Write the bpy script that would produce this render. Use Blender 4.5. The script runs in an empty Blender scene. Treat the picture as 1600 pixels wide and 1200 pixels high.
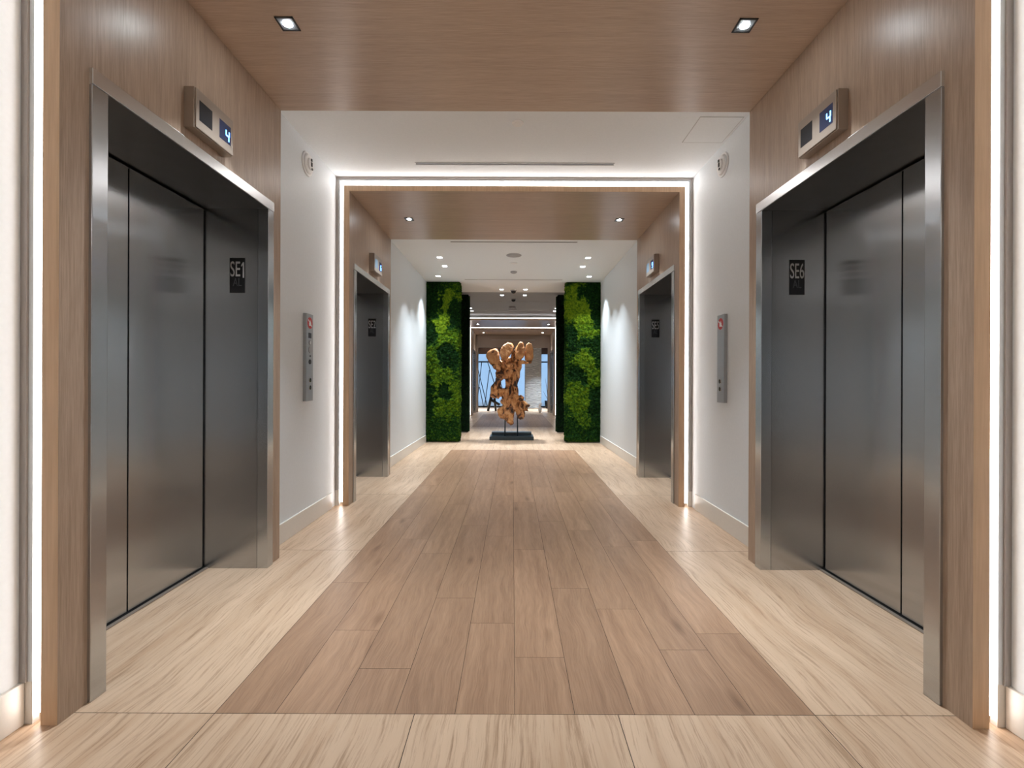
import bpy, bmesh, math, random
from mathutils import Vector, Matrix, noise
PI = math.pi
sc = bpy.context.scene
C = sc.collection
random.seed(7)

# ---------------------------------------------------------------- camera
cd = bpy.data.cameras.new('camera'); cam = bpy.data.objects.new('camera', cd); C.objects.link(cam)
cd.sensor_width = 36.0; cd.lens = 16.2; cd.clip_start = 0.05; cd.clip_end = 100
cd.shift_x = -1.0/1600; cd.shift_y = -3.5/1600
CAMX, CAMZ = -0.012, 1.2
cam.location = (CAMX, 0, CAMZ)
cam.rotation_euler = (PI/2, math.radians(-0.2), 0)
sc.camera = cam

# ---------------------------------------------------------------- world, exposure
w = bpy.data.worlds.new('world'); sc.world = w; w.use_nodes = True
w.node_tree.nodes['Background'].inputs[0].default_value = (0.62, 0.80, 1.0, 1)
w.node_tree.nodes['Background'].inputs[1].default_value = 1.5
vs = sc.view_settings
vs.view_transform = 'Standard'; vs.look = 'None'; vs.gamma = 1; vs.use_curve_mapping = False
vs.exposure = 0.60
sc.cycles.max_bounces = 10; sc.cycles.diffuse_bounces = 6; sc.cycles.glossy_bounces = 5
sc.cycles.sample_clamp_indirect = 6.0
P_PORTAL, P_LOBBY, P_WASH = 11.0, 8.0, 7.5      # lamp watts
LED_STRENGTH = 7.5
LED_COL = (1.0, 0.955, 0.925)

# ---------------------------------------------------------------- measures (metres)
WI, WO, WW = 1.59, 1.648, 1.72           # wood lining inside, its outer edge, white wall
ZI, ZO, ZC = 3.034, 3.088, 3.17         # wood ceiling, its upper edge, white ceiling
P1 = (1.601, 3.125); P2 = (4.442, 5.95); P3 = (13.75, 15.6); P4 = (16.2, 18.1)
WALL_T = 0.75
W4 = 1.44

# ---------------------------------------------------------------- materials
def mat(name):
    m = bpy.data.materials.new(name); m.use_nodes = True
    nt = m.node_tree; b = nt.nodes['Principled BSDF']
    return m, nt, b
def N(nt, t, **kw):
    n = nt.nodes.new(t)
    for k, v in kw.items():
        if k in n.bl_rna.properties: setattr(n, k, v)
        else: n.inputs[k].default_value = v
    return n
def plain(name, col, rough=0.5, metal=0.0, bump=0.0, bscale=60, spec=0.5):
    m, nt, b = mat(name)
    b.inputs['Roughness'].default_value = rough; b.inputs['Metallic'].default_value = metal
    b.inputs['Specular IOR Level'].default_value = spec
    tc = N(nt, 'ShaderNodeTexCoord'); no = N(nt, 'ShaderNodeTexNoise', Scale=bscale, Detail=3.0)
    nt.links.new(tc.outputs['Object'], no.inputs['Vector'])
    mx = N(nt, 'ShaderNodeMix', data_type='RGBA')
    mx.inputs['A'].default_value = (*[c*0.96 for c in col], 1); mx.inputs['B'].default_value = (*[min(1, c*1.04) for c in col], 1)
    nt.links.new(no.outputs['Fac'], mx.inputs['Factor']); nt.links.new(mx.outputs['Result'], b.inputs['Base Color'])
    if bump:
        bp = N(nt, 'ShaderNodeBump', Strength=bump, Distance=0.002)
        nt.links.new(no.outputs['Fac'], bp.inputs['Height']); nt.links.new(bp.outputs[0], b.inputs['Normal'])
    return m
def emit(name, col, s):
    m, nt, b = mat(name)
    b.inputs['Base Color'].default_value = (*col, 1); b.inputs['Emission Color'].default_value = (*col, 1)
    b.inputs['Emission Strength'].default_value = s
    return m
def veneer(name, scale, dark, light, rough=0.34, obj=True):
    """wood veneer, grain runs along the axis with the small scale"""
    m, nt, b = mat(name)
    tc = N(nt, 'ShaderNodeTexCoord'); mp = N(nt, 'ShaderNodeMapping'); mp.inputs['Scale'].default_value = scale
    nt.links.new(tc.outputs['Object'], mp.inputs['Vector'])
    n1 = N(nt, 'ShaderNodeTexNoise', Scale=1.0, Detail=6.0, Roughness=0.65); nt.links.new(mp.outputs[0], n1.inputs['Vector'])
    mp2 = N(nt, 'ShaderNodeMapping'); mp2.inputs['Scale'].default_value = [s*0.12 for s in scale]
    nt.links.new(tc.outputs['Object'], mp2.inputs['Vector'])
    n2 = N(nt, 'ShaderNodeTexNoise', Scale=1.0, Detail=3.0); nt.links.new(mp2.outputs[0], n2.inputs['Vector'])
    ad = N(nt, 'ShaderNodeMath', operation='MULTIPLY_ADD'); ad.inputs[1].default_value = 0.75
    m2 = N(nt, 'ShaderNodeMath', operation='MULTIPLY'); m2.inputs[1].default_value = 0.25
    nt.links.new(n2.outputs['Fac'], m2.inputs[0]); nt.links.new(n1.outputs['Fac'], ad.inputs[0]); nt.links.new(m2.outputs[0], ad.inputs[2])
    cr = N(nt, 'ShaderNodeValToRGB'); cr.color_ramp.elements[0].position = 0.36; cr.color_ramp.elements[1].position = 0.64
    cr.color_ramp.elements[0].color = (*dark, 1); cr.color_ramp.elements[1].color = (*light, 1)
    nt.links.new(ad.outputs[0], cr.inputs[0]); nt.links.new(cr.outputs[0], b.inputs['Base Color'])
    b.inputs['Roughness'].default_value = rough
    bp = N(nt, 'ShaderNodeBump', Strength=0.10, Distance=0.001)
    nt.links.new(n1.outputs['Fac'], bp.inputs['Height']); nt.links.new(bp.outputs[0], b.inputs['Normal'])
    return m
def metal(name, col, rough=0.3, aniso=0.9, rot=0.0, wave=0.03):
    """vertically brushed stainless steel"""
    m, nt, b = mat(name)
    b.inputs['Metallic'].default_value = 1.0
    tc = N(nt, 'ShaderNodeTexCoord'); mp = N(nt, 'ShaderNodeMapping'); mp.inputs['Scale'].default_value = (9, 9, 700)
    nt.links.new(tc.outputs['Object'], mp.inputs['Vector'])
    n1 = N(nt, 'ShaderNodeTexNoise', Scale=1.0, Detail=2.0); nt.links.new(mp.outputs[0], n1.inputs['Vector'])
    mx = N(nt, 'ShaderNodeMix', data_type='RGBA')
    mx.inputs['A'].default_value = (*[c*0.9 for c in col], 1); mx.inputs['B'].default_value = (*[c*1.1 for c in col], 1)
    nt.links.new(n1.outputs['Fac'], mx.inputs['Factor']); nt.links.new(mx.outputs['Result'], b.inputs['Base Color'])
    b.inputs['Roughness'].default_value = rough
    b.inputs['Anisotropic'].default_value = aniso; b.inputs['Anisotropic Rotation'].default_value = rot
    tg = N(nt, 'ShaderNodeTangent', direction_type='RADIAL', axis='Z'); nt.links.new(tg.outputs[0], b.inputs['Tangent'])
    mp3 = N(nt, 'ShaderNodeMapping'); mp3.inputs['Scale'].default_value = (1.6, 1.6, 3.2)
    nt.links.new(tc.outputs['Object'], mp3.inputs['Vector'])
    n3 = N(nt, 'ShaderNodeTexNoise', Scale=1.0, Detail=1.0); nt.links.new(mp3.outputs[0], n3.inputs['Vector'])
    bp = N(nt, 'ShaderNodeBump', Strength=wave, Distance=0.05); nt.links.new(n3.outputs['Fac'], bp.inputs['Height'])
    nt.links.new(bp.outputs[0], b.inputs['Normal'])
    return m

M = {}
M['wall'] = plain('white_paint', (0.73, 0.77, 0.80), 0.55)
M['ceil'] = plain('ceiling_paint', (0.80, 0.835, 0.86), 0.7)
M['base'] = plain('baseboard_paint', (0.76, 0.73, 0.68), 0.35)
WD, WL = (0.315, 0.228, 0.165), (0.475, 0.355, 0.270)
M['wood_v'] = veneer('oak_veneer_upright', (260, 260, 7), WD, WL)
M['wood_c'] = veneer('oak_veneer_ceiling_lightened', (7, 260, 260), (0.39, 0.292, 0.225), (0.55, 0.43, 0.34), 0.28)  # same oak as the uprights, lightened to put ceiling light into the colour
M['wood_e'] = veneer('oak_edge_lit', (60, 60, 3), (0.52, 0.345, 0.215), (0.64, 0.445, 0.29), 0.45)  # edge oak lightened, glow of the light strips put into the colour
M['steel'] = metal('brushed_steel_dark', (0.45, 0.465, 0.48), 0.22, rot=0.0)
M['steel_frame'] = metal('brushed_steel_frame', (0.52, 0.55, 0.58), 0.22)
M['steel_head'] = metal('brushed_steel_head_bright', (0.78, 0.80, 0.82), 0.26)  # frame steel lightened, bright reflection on the head painted in
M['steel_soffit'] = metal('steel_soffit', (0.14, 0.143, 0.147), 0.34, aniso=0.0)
M['steel_plate'] = metal('steel_plate', (0.42, 0.43, 0.44), 0.38)
M['trim'] = plain('aluminium_trim', (0.40, 0.37, 0.35), 0.4, 0.6)
M['black'] = plain('black', (0.006, 0.006, 0.007), 0.35)
M['gap'] = plain('shadow_gap', (0.004, 0.004, 0.004), 0.9)
M['led'] = emit('warm_white_diffuser', LED_COL, LED_STRENGTH)
M['lens'] = emit('lamp_lens', (0.90, 0.96, 1.0), 220.0)
M['square_lens'] = emit('square_lens', (0.92, 0.96, 1.0), 12.0)
M['ceil2'] = plain('dimmed_ceiling', (0.36, 0.37, 0.38), 0.7)  # grey puts the weaker light on the far ceiling into its colour
M['reflector'] = plain('lamp_reflector', (0.16, 0.17, 0.18), 0.35, 0.3)
M['digit'] = emit('blue_digit', (0.10, 0.33, 1.0), 5.0)
M['screen'] = plain('dark_screen', (0.012, 0.012, 0.014), 0.35, spec=0.2)
M['screen_blue'] = emit('blue_lit_screen', (0.001, 0.004, 0.020), 1.0)
M['screen_pale'] = emit('screen_reflection_tint', (0.10, 0.15, 0.20), 0.6)  # pale emission standing in for a reflection on the unlit screen
M['bronze'] = plain('champagne_metal', (0.36, 0.30, 0.25), 0.4, 0.6, bscale=300)
M['letter'] = plain('silver_lettering', (0.42, 0.42, 0.43), 0.4)
M['letter_dark'] = plain('grey_lettering', (0.055, 0.055, 0.06), 0.5)
M['red'] = plain('red_print', (0.55, 0.03, 0.03), 0.4)
M['white'] = plain('white_plastic', (0.82, 0.82, 0.82), 0.4)
M['grey'] = plain('grey_plastic', (0.36, 0.36, 0.37), 0.5)
M['stand'] = plain('blue_black_stand', (0.020, 0.035, 0.045), 0.3)
M['line'] = plain('thin_joint', (0.45, 0.45, 0.45), 0.8)
M['beige'] = plain('beige_panel', (0.52, 0.44, 0.37), 0.5)
M['dkwood'] = plain('dark_wood', (0.11, 0.065, 0.05), 0.5)
M['chrome'] = plain('polished_button', (0.8, 0.8, 0.8), 0.15, 1.0)

def floor_mats():
    # travertine
    m, nt, b = mat('travertine')
    tc = N(nt, 'ShaderNodeTexCoord')
    at = N(nt, 'ShaderNodeAttribute', attribute_name='rnd')
    of = N(nt, 'ShaderNodeVectorMath', operation='MULTIPLY_ADD'); of.inputs[1].default_value = (7, 7, 7)
    nt.links.new(at.outputs['Vector'], of.inputs[0]); nt.links.new(tc.outputs['Object'], of.inputs[2])
    warp = N(nt, 'ShaderNodeTexNoise', Scale=1.3, Detail=2.0); nt.links.new(of.outputs[0], warp.inputs['Vector'])
    wm = N(nt, 'ShaderNodeVectorMath', operation='MULTIPLY_ADD'); wm.inputs[1].default_value = (0.16, 0, 0)
    nt.links.new(warp.outputs['Color'], wm.inputs[0]); nt.links.new(of.outputs[0], wm.inputs[2])
    def streak(sx, sy, det, rough):
        mp = N(nt, 'ShaderNodeMapping'); mp.inputs['Scale'].default_value = (sx, sy, 1)
        nt.links.new(wm.outputs[0], mp.inputs['Vector'])
        n = N(nt, 'ShaderNodeTexNoise', Scale=1.0, Detail=det, Roughness=rough); nt.links.new(mp.outputs[0], n.inputs['Vector'])
        return n
    a = streak(11, 0.9, 5.0, 0.6); c = streak(75, 3.0, 6.0, 0.75)
    cr = N(nt, 'ShaderNodeValToRGB'); e = cr.color_ramp.elements
    e[0].position = 0.30; e[0].color = (0.45, 0.298, 0.190, 1); e[1].position = 0.68; e[1].color = (0.60, 0.435, 0.305, 1)
    k = cr.color_ramp.elements.new(0.5); k.color = (0.54, 0.387, 0.267, 1)
    nt.links.new(a.outputs['Fac'], cr.inputs[0])
    cr2 = N(nt, 'ShaderNodeValToRGB'); e = cr2.color_ramp.elements
    e[0].position = 0.30; e[0].color = (0.50, 0.42, 0.35, 1); e[1].position = 0.50; e[1].color = (1, 1, 1, 1)
    nt.links.new(c.outputs['Fac'], cr2.inputs[0])
    mx = N(nt, 'ShaderNodeMix', data_type='RGBA', blend_type='MULTIPLY'); mx.inputs['Factor'].default_value = 0.95
    nt.links.new(cr.outputs[0], mx.inputs['A']); nt.links.new(cr2.outputs[0], mx.inputs['B'])
    nt.links.new(mx.outputs['Result'], b.inputs['Base Color'])
    b.inputs['Roughness'].default_value = 0.36; b.inputs['Specular IOR Level'].default_value = 0.4
    M['trav'] = m
    # oak planks
    m, nt, b = mat('oak_plank')
    tc = N(nt, 'ShaderNodeTexCoord'); at = N(nt, 'ShaderNodeAttribute', attribute_name='rnd')
    of = N(nt, 'ShaderNodeVectorMath', operation='MULTIPLY_ADD'); of.inputs[1].default_value = (31, 17, 9)
    nt.links.new(at.outputs['Vector'], of.inputs[0]); nt.links.new(tc.outputs['Object'], of.inputs[2])
    warp = N(nt, 'ShaderNodeTexNoise', Scale=2.2, Detail=2.0); nt.links.new(of.outputs[0], warp.inputs['Vector'])
    wm = N(nt, 'ShaderNodeVectorMath', operation='MULTIPLY_ADD'); wm.inputs[1].default_value = (0.10, 0, 0)
    nt.links.new(warp.outputs['Color'], wm.inputs[0]); nt.links.new(of.outputs[0], wm.inputs[2])
    def streak(sx, sy, det, rough):
        mp = N(nt, 'ShaderNodeMapping'); mp.inputs['Scale'].default_value = (sx, sy, 1)
        nt.links.new(wm.outputs[0], mp.inputs['Vector'])
        n = N(nt, 'ShaderNodeTexNoise', Scale=1.0, Detail=det, Roughness=rough); nt.links.new(mp.outputs[0], n.inputs['Vector'])
        return n
    a = streak(22, 1.3, 5.0, 0.62); f = streak(230, 9, 3.0, 0.6)
    cr = N(nt, 'ShaderNodeValToRGB'); e = cr.color_ramp.elements
    e[0].position = 0.26; e[0].color = (0.270, 0.155, 0.093, 1); e[1].position = 0.76; e[1].color = (0.430, 0.268, 0.167, 1)
    nt.links.new(a.outputs['Fac'], cr.inputs[0])
    cr2 = N(nt, 'ShaderNodeValToRGB'); e = cr2.color_ramp.elements
    e[0].position = 0.28; e[0].color = (0.74, 0.72, 0.70, 1); e[1].position = 0.6; e[1].color = (1, 1, 1, 1)
    nt.links.new(f.outputs['Fac'], cr2.inputs[0])
    mx = N(nt, 'ShaderNodeMix', data_type='RGBA', blend_type='MULTIPLY'); mx.inputs['Factor'].default_value = 0.85
    nt.links.new(cr.outputs[0], mx.inputs['A']); nt.links.new(cr2.outputs[0], mx.inputs['B'])
    # knots
    kmp = N(nt, 'ShaderNodeMapping'); kmp.inputs['Scale'].default_value = (5.5, 1.6, 1)
    nt.links.new(of.outputs[0], kmp.inputs['Vector'])
    vo = N(nt, 'ShaderNodeTexVoronoi', Scale=1.0); nt.links.new(kmp.outputs[0], vo.inputs['Vector'])
    kr = N(nt, 'ShaderNodeValToRGB'); e = kr.color_ramp.elements
    e[0].position = 0.03; e[0].color = (0.48, 0.42, 0.38, 1); e[1].position = 0.17; e[1].color = (1, 1, 1, 1)
    nt.links.new(vo.outputs['Distance'], kr.inputs[0])
    mk = N(nt, 'ShaderNodeMix', data_type='RGBA', blend_type='MULTIPLY'); mk.inputs['Factor'].default_value = 0.7
    nt.links.new(mx.outputs['Result'], mk.inputs['A']); nt.links.new(kr.outputs[0], mk.inputs['B'])
    # plank to plank tone
    tn = N(nt, 'ShaderNodeMapRange'); tn.inputs['To Min'].default_value = 0.93; tn.inputs['To Max'].default_value = 1.07
    sx = N(nt, 'ShaderNodeSeparateXYZ'); nt.links.new(at.outputs['Vector'], sx.inputs[0]); nt.links.new(sx.outputs['Y'], tn.inputs['Value'])
    sl = N(nt, 'ShaderNodeVectorMath', operation='SCALE'); nt.links.new(mk.outputs['Result'], sl.inputs[0]); nt.links.new(tn.outputs[0], sl.inputs['Scale'])
    nt.links.new(sl.outputs[0], b.inputs['Base Color'])
    b.inputs['Roughness'].default_value = 0.40; b.inputs['Specular IOR Level'].default_value = 0.4
    M['plank'] = m
floor_mats()

def moss_mat():
    m, nt, b = mat('preserved_moss')
    tc = N(nt, 'ShaderNodeTexCoord'); at = N(nt, 'ShaderNodeAttribute', attribute_name='patch')
    n1 = N(nt, 'ShaderNodeTexNoise', Scale=26.0, Detail=8.0, Roughness=0.7); nt.links.new(tc.outputs['Object'], n1.inputs['Vector'])
    cr = N(nt, 'ShaderNodeValToRGB'); e = cr.color_ramp.elements
    e[0].position = 0.05; e[0].color = (0.0015, 0.009, 0.003, 1); e[1].position = 0.95; e[1].color = (0.270, 0.400, 0.015, 1)
    k = e.new(0.40); k.color = (0.010, 0.050, 0.007, 1); k = e.new(0.62); k.color = (0.080, 0.175, 0.006, 1)
    ad = N(nt, 'ShaderNodeMath', operation='MULTIPLY_ADD'); ad.inputs[1].default_value = 1.6; ad.inputs[2].default_value = -0.78
    nt.links.new(n1.outputs['Fac'], ad.inputs[0])
    s = N(nt, 'ShaderNodeMath', operation='ADD'); nt.links.new(at.outputs['Fac'], s.inputs[0]); nt.links.new(ad.outputs[0], s.inputs[1])
    nt.links.new(s.outputs[0], cr.inputs[0]); nt.links.new(cr.outputs[0], b.inputs['Base Color'])
    b.inputs['Roughness'].default_value = 0.9; b.inputs['Specular IOR Level'].default_value = 0.1
    n2 = N(nt, 'ShaderNodeTexNoise', Scale=60.0, Detail=6.0, Roughness=0.8); nt.links.new(tc.outputs['Object'], n2.inputs['Vector'])
    bp = N(nt, 'ShaderNodeBump', Strength=1.0, Distance=0.03)
    nt.links.new(n2.outputs['Fac'], bp.inputs['Height']); nt.links.new(bp.outputs[0], b.inputs['Normal'])
    return m
M['moss'] = moss_mat()
def root_mat(name='teak_root', p0=0.43):
    m, nt, b = mat(name)
    tc = N(nt, 'ShaderNodeTexCoord')
    mp = N(nt, 'ShaderNodeMapping'); mp.inputs['Scale'].default_value = (1, 1, 0.55); nt.links.new(tc.outputs['Object'], mp.inputs['Vector'])
    n1 = N(nt, 'ShaderNodeTexNoise', Scale=7.0, Detail=7.0, Roughness=0.66, Distortion=1.2); nt.links.new(mp.outputs[0], n1.inputs['Vector'])
    cr = N(nt, 'ShaderNodeValToRGB'); e = cr.color_ramp.elements
    e[0].position = p0; e[0].color = (0.022, 0.007, 0.003, 1); e[1].position = 0.66; e[1].color = (0.66, 0.37, 0.17, 1)  # darkest tone paints both wood veins and the shade of crevices
    k = e.new(p0+0.055); k.color = (0.34, 0.13, 0.04, 1); k = e.new(0.54); k.color = (0.52, 0.24, 0.085, 1)
    nt.links.new(n1.outputs['Fac'], cr.inputs[0]); nt.links.new(cr.outputs[0], b.inputs['Base Color'])
    b.inputs['Roughness'].default_value = 0.45
    bp = N(nt, 'ShaderNodeBump', Strength=0.8, Distance=0.02)
    nt.links.new(n1.outputs['Fac'], bp.inputs['Height']); nt.links.new(bp.outputs[0], b.inputs['Normal'])
    return m
M['root'] = root_mat(); M['root_end'] = root_mat('sawn_teak', 0.33)
def stone_mat():
    m, nt, b = mat('ribbed_stone')
    tc = N(nt, 'ShaderNodeTexCoord'); mp = N(nt, 'ShaderNodeMapping'); mp.inputs['Scale'].default_value = (4, 4, 16)
    nt.links.new(tc.outputs['Object'], mp.inputs['Vector'])
    wv = N(nt, 'ShaderNodeTexWave', wave_type='BANDS', bands_direction='Z', Scale=0.6, Distortion=9.0, Detail=2.0)
    nt.links.new(mp.outputs[0], wv.inputs['Vector'])
    cr = N(nt, 'ShaderNodeValToRGB'); cr.color_ramp.elements[0].color = (0.20, 0.23, 0.26, 1); cr.color_ramp.elements[1].color = (0.85, 0.88, 0.92, 1)
    nt.links.new(wv.outputs['Fac'], cr.inputs[0]); nt.links.new(cr.outputs[0], b.inputs['Base Color'])
    bp = N(nt, 'ShaderNodeBump', Strength=1.0, Distance=0.04); nt.links.new(wv.outputs['Fac'], bp.inputs['Height']); nt.links.new(bp.outputs[0], b.inputs['Normal'])
    b.inputs['Roughness'].default_value = 0.7
    return m
M['stone'] = stone_mat()
def glass_mat():
    m = bpy.data.materials.new('frosted_glass'); m.use_nodes = True; nt = m.node_tree
    out = nt.nodes['Material Output']; nt.nodes.remove(nt.nodes['Principled BSDF'])
    tr = N(nt, 'ShaderNodeBsdfTranslucent'); tr.inputs[0].default_value = (0.8, 0.9, 1, 1)
    tp = N(nt, 'ShaderNodeBsdfTransparent'); tp.inputs[0].default_value = (0.72, 0.84, 0.95, 1)
    gl = N(nt, 'ShaderNodeBsdfGlossy'); gl.inputs['Roughness'].default_value = 0.1
    m1 = N(nt, 'ShaderNodeMixShader'); m1.inputs[0].default_value = 0.5
    m2 = N(nt, 'ShaderNodeMixShader'); m2.inputs[0].default_value = 0.08
    nt.links.new(tp.outputs[0], m1.inputs[1]); nt.links.new(tr.outputs[0], m1.inputs[2])
    nt.links.new(m1.outputs[0], m2.inputs[1]); nt.links.new(gl.outputs[0], m2.inputs[2]); nt.links.new(m2.outputs[0], out.inputs[0])
    return m
M['glass'] = glass_mat()

# ---------------------------------------------------------------- mesh helpers
class MB:
    def __init__(s): s.bm = bmesh.new(); s.mats = []
    def mi(s, m):
        if m not in s.mats: s.mats.append(m)
        return s.mats.index(m)
    def box(s, x0, x1, y0, y1, z0, z1, m, bev=0.0, ends=None):
        x0, x1 = min(x0, x1), max(x0, x1); y0, y1 = min(y0, y1), max(y0, y1); z0, z1 = min(z0, z1), max(z0, z1)
        r = bmesh.ops.create_cube(s.bm, size=1.0)
        for v in r['verts']:
            v.co = Vector(((x0+x1)/2 + v.co.x*(x1-x0), (y0+y1)/2 + v.co.y*(y1-y0), (z0+z1)/2 + v.co.z*(z1-z0)))
        fs = list({f for v in r['verts'] for f in v.link_faces})
        k = s.mi(m)
        for f in fs: f.material_index = k
        if ends:                      # other material for faces of a given axis direction
            for f in fs:
                f.normal_update()
                for (ax, sg, em) in ends:
                    if f.normal[ax]*sg > 0.9: f.material_index = s.mi(em)
        if bev:
            es = list({e for f in fs for e in f.edges})
            bmesh.ops.bevel(s.bm, geom=es, offset=bev, segments=2, affect='EDGES', profile=0.5)
        return s
    def cyl(s, c, axis, r0, r1, h, m, seg=32):
        r = bmesh.ops.create_cone(s.bm, cap_ends=True, segments=seg, radius1=r0, radius2=r1, depth=h)
        q = Vector((0, 0, 1)).rotation_difference(Vector(axis)).to_matrix().to_4x4()
        bmesh.ops.transform(s.bm, matrix=Matrix.Translation(Vector(c) + Vector(axis).normalized()*h/2) @ q, verts=r['verts'])
        for f in {f for v in r['verts'] for f in v.link_faces}:
            f.material_index = s.mi(m); f.smooth = len(f.verts) == 4
        return s
    def tube(s, a, b, ra, rb, m, seg=12):
        a, b = Vector(a), Vector(b); return s.cyl(a, b-a, ra, rb, (b-a).length, m, seg)
    def poly(s, pts, d, m):
        """prism: closed outline pts (3-D), pushed along d"""
        k = s.mi(m); d = Vector(d)
        a = [s.bm.verts.new(p) for p in pts]; b = [s.bm.verts.new(Vector(p)+d) for p in pts]
        fs = [s.bm.faces.new(a), s.bm.faces.new(b[::-1])]
        n = len(pts)
        for i in range(n): fs.append(s.bm.faces.new((a[i], b[i], b[(i+1) % n], a[(i+1) % n])))
        for f in fs: f.material_index = k
        return s
    def ell(s, c, r, m, rot=None, sub=3):
        o = bmesh.ops.create_icosphere(s.bm, subdivisions=sub, radius=1.0)
        mt = Matrix.Translation(Vector(c)) @ (rot or Matrix.Identity(4)) @ Matrix.Diagonal((*r, 1))
        bmesh.ops.transform(s.bm, matrix=mt, verts=o['verts'])
        for f in {f for v in o['verts'] for f in v.link_faces}: f.material_index = s.mi(m); f.smooth = True
        return s
    def build(s, name, parent=None, kind=None):
        bmesh.ops.recalc_face_normals(s.bm, faces=s.bm.faces[:])
        me = bpy.data.meshes.new(name); s.bm.to_mesh(me); s.bm.free()
        for m in s.mats: me.materials.append(m)
        o = bpy.data.objects.new(name, me); C.objects.link(o)
        if parent: o.parent = parent
        if kind: o['kind'] = kind
        return o
def tag(o, label, cat, group=None):
    o['label'] = label; o['category'] = cat
    if group: o['group'] = group
    return o
def thing(name, label, cat, loc=(0, 0, 0), rz=0.0, group=None):
    o = bpy.data.objects.new(name, None); C.objects.link(o); o.location = loc; o.rotation_euler = (0, 0, rz)
    o.empty_display_size = 0.1
    return tag(o, label, cat, group)
def copy_tree(o, parent=None):
    c = o.copy(); C.objects.link(c); c.parent = parent
    for ch in list(o.children): copy_tree(ch, c)
    return c
def text(s, size, m, name, parent, x, z, y, width=None, depth=0.001):
    cu = bpy.data.curves.new('t', 'FONT'); cu.body = s; cu.size = size; cu.extrude = depth; cu.align_x = 'CENTER'; cu.align_y = 'CENTER'
    t = bpy.data.objects.new('t', cu); C.objects.link(t)
    dg = bpy.context.evaluated_depsgraph_get(); me = bpy.data.meshes.new_from_object(t.evaluated_get(dg))
    bpy.data.objects.remove(t)
    xs = [v.co.x for v in me.vertices]; k = (width/(max(xs)-min(xs))) if width else 1.0
    for v in me.vertices: v.co = Vector((x + v.co.x*k, y - v.co.z, z + v.co.y))
    me.materials.clear(); me.materials.append(m)
    o = bpy.data.objects.new(name, me); C.objects.link(o); o.parent = parent
    return o
def disc_light(name, loc, power, r, parent, spread=150, col=(0.86, 0.94, 1.0)):
    ld = bpy.data.lights.new(name, 'AREA'); ld.shape = 'DISK'; ld.size = r*2; ld.energy = power; ld.color = col
    ld.spread = math.radians(spread)
    o = bpy.data.objects.new(name, ld); C.objects.link(o); o.location = loc; o.parent = parent
    return o

# ================================================================= FLOOR
def build_floor():
    bm = bmesh.new(); lay = bm.faces.layers.float_vector.new('rndf')
    G = 0.0012
    def face(x0, x1, y0, y1, z, k, v=(0, 0, 0)):
        vs_ = [bm.verts.new(p) for p in ((x0, y0, z), (x1, y0, z), (x1, y1, z), (x0, y1, z))]
        f = bm.faces.new(vs_); f.material_index = k; f[lay] = v
    rnd = lambda: (random.random(), random.random(), random.random())
    X0, X1 = -5.2, 5.2
    face(X0, X1, -10.2, 27.2, -0.0015, 2)
    def tiles(xs, ys, zz=0.0):
        for i in range(len(xs)-1):
            for j in range(len(ys)-1): face(xs[i]+G, xs[i+1]-G, ys[j]+G, ys[j+1]-G, zz, 0, rnd())
    B = 1.083
    bx = [-5.2, -3.26, -2.53, -1.81, -B, -0.362, 0.372, B, 1.81, 2.53, 3.26, 5.2]
    tiles(bx, [-10.2, -8.0, -6.4, -4.8, -3.2, -1.57, 0.05, 1.663])
    sy = [1.663, 3.275, 4.887, 6.50, 8.11]
    tiles([-5.2, -B], sy); tiles([B, 5.2], sy)
    tiles(bx, [8.11, 9.75, 11.0, 12.2])
    tiles([-5.2, -1.9, -B], [12.2, 13.8, 15.4, 17.0]); tiles([B, 1.9, 5.2], [12.2, 13.8, 15.4, 17.0])
    tiles(bx, [17.0, 18.4, 20, 22, 24, 27.2])
    off = [2.745, 2.22, 1.925, 2.554, 2.289, 2.007, 2.679, 2.436, 2.067, 2.20]
    def planks(ya, yb, offs):
        w = 2*B/10
        for i in range(10):
            cuts = [offs[i] + 1.29*k for k in range(-12, 14)]
            ys = [ya] + [c for c in cuts if ya+0.05 < c < yb-0.05] + [yb]
            for j in range(len(ys)-1):
                face(-B+i*w+G*0.7, -B+(i+1)*w-G*0.7, ys[j]+G*0.7, ys[j+1]-G*0.7, 0.0, 1, rnd())
    planks(1.663, 8.11, off); planks(12.2, 17.0, [o+11.1 for o in off])
    me = bpy.data.meshes.new('floor'); bm.to_mesh(me)
    at = me.attributes.new('rnd', 'FLOAT_VECTOR', 'CORNER')
    for p in me.polygons: pass
    vals = [tuple(f[lay]) for f in bm.faces]
    for p in me.polygons:
        for li in p.loop_indices: at.data[li].vector = vals[p.index]
    bm.free()
    at0 = me.attributes.get('rndf')
    if at0: me.attributes.remove(at0)
    for m in (M['trav'], M['plank'], M['gap']): me.materials.append(m)
    o = bpy.data.objects.new('floor', me); C.objects.link(o); o['kind'] = 'structure'
build_floor()

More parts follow.
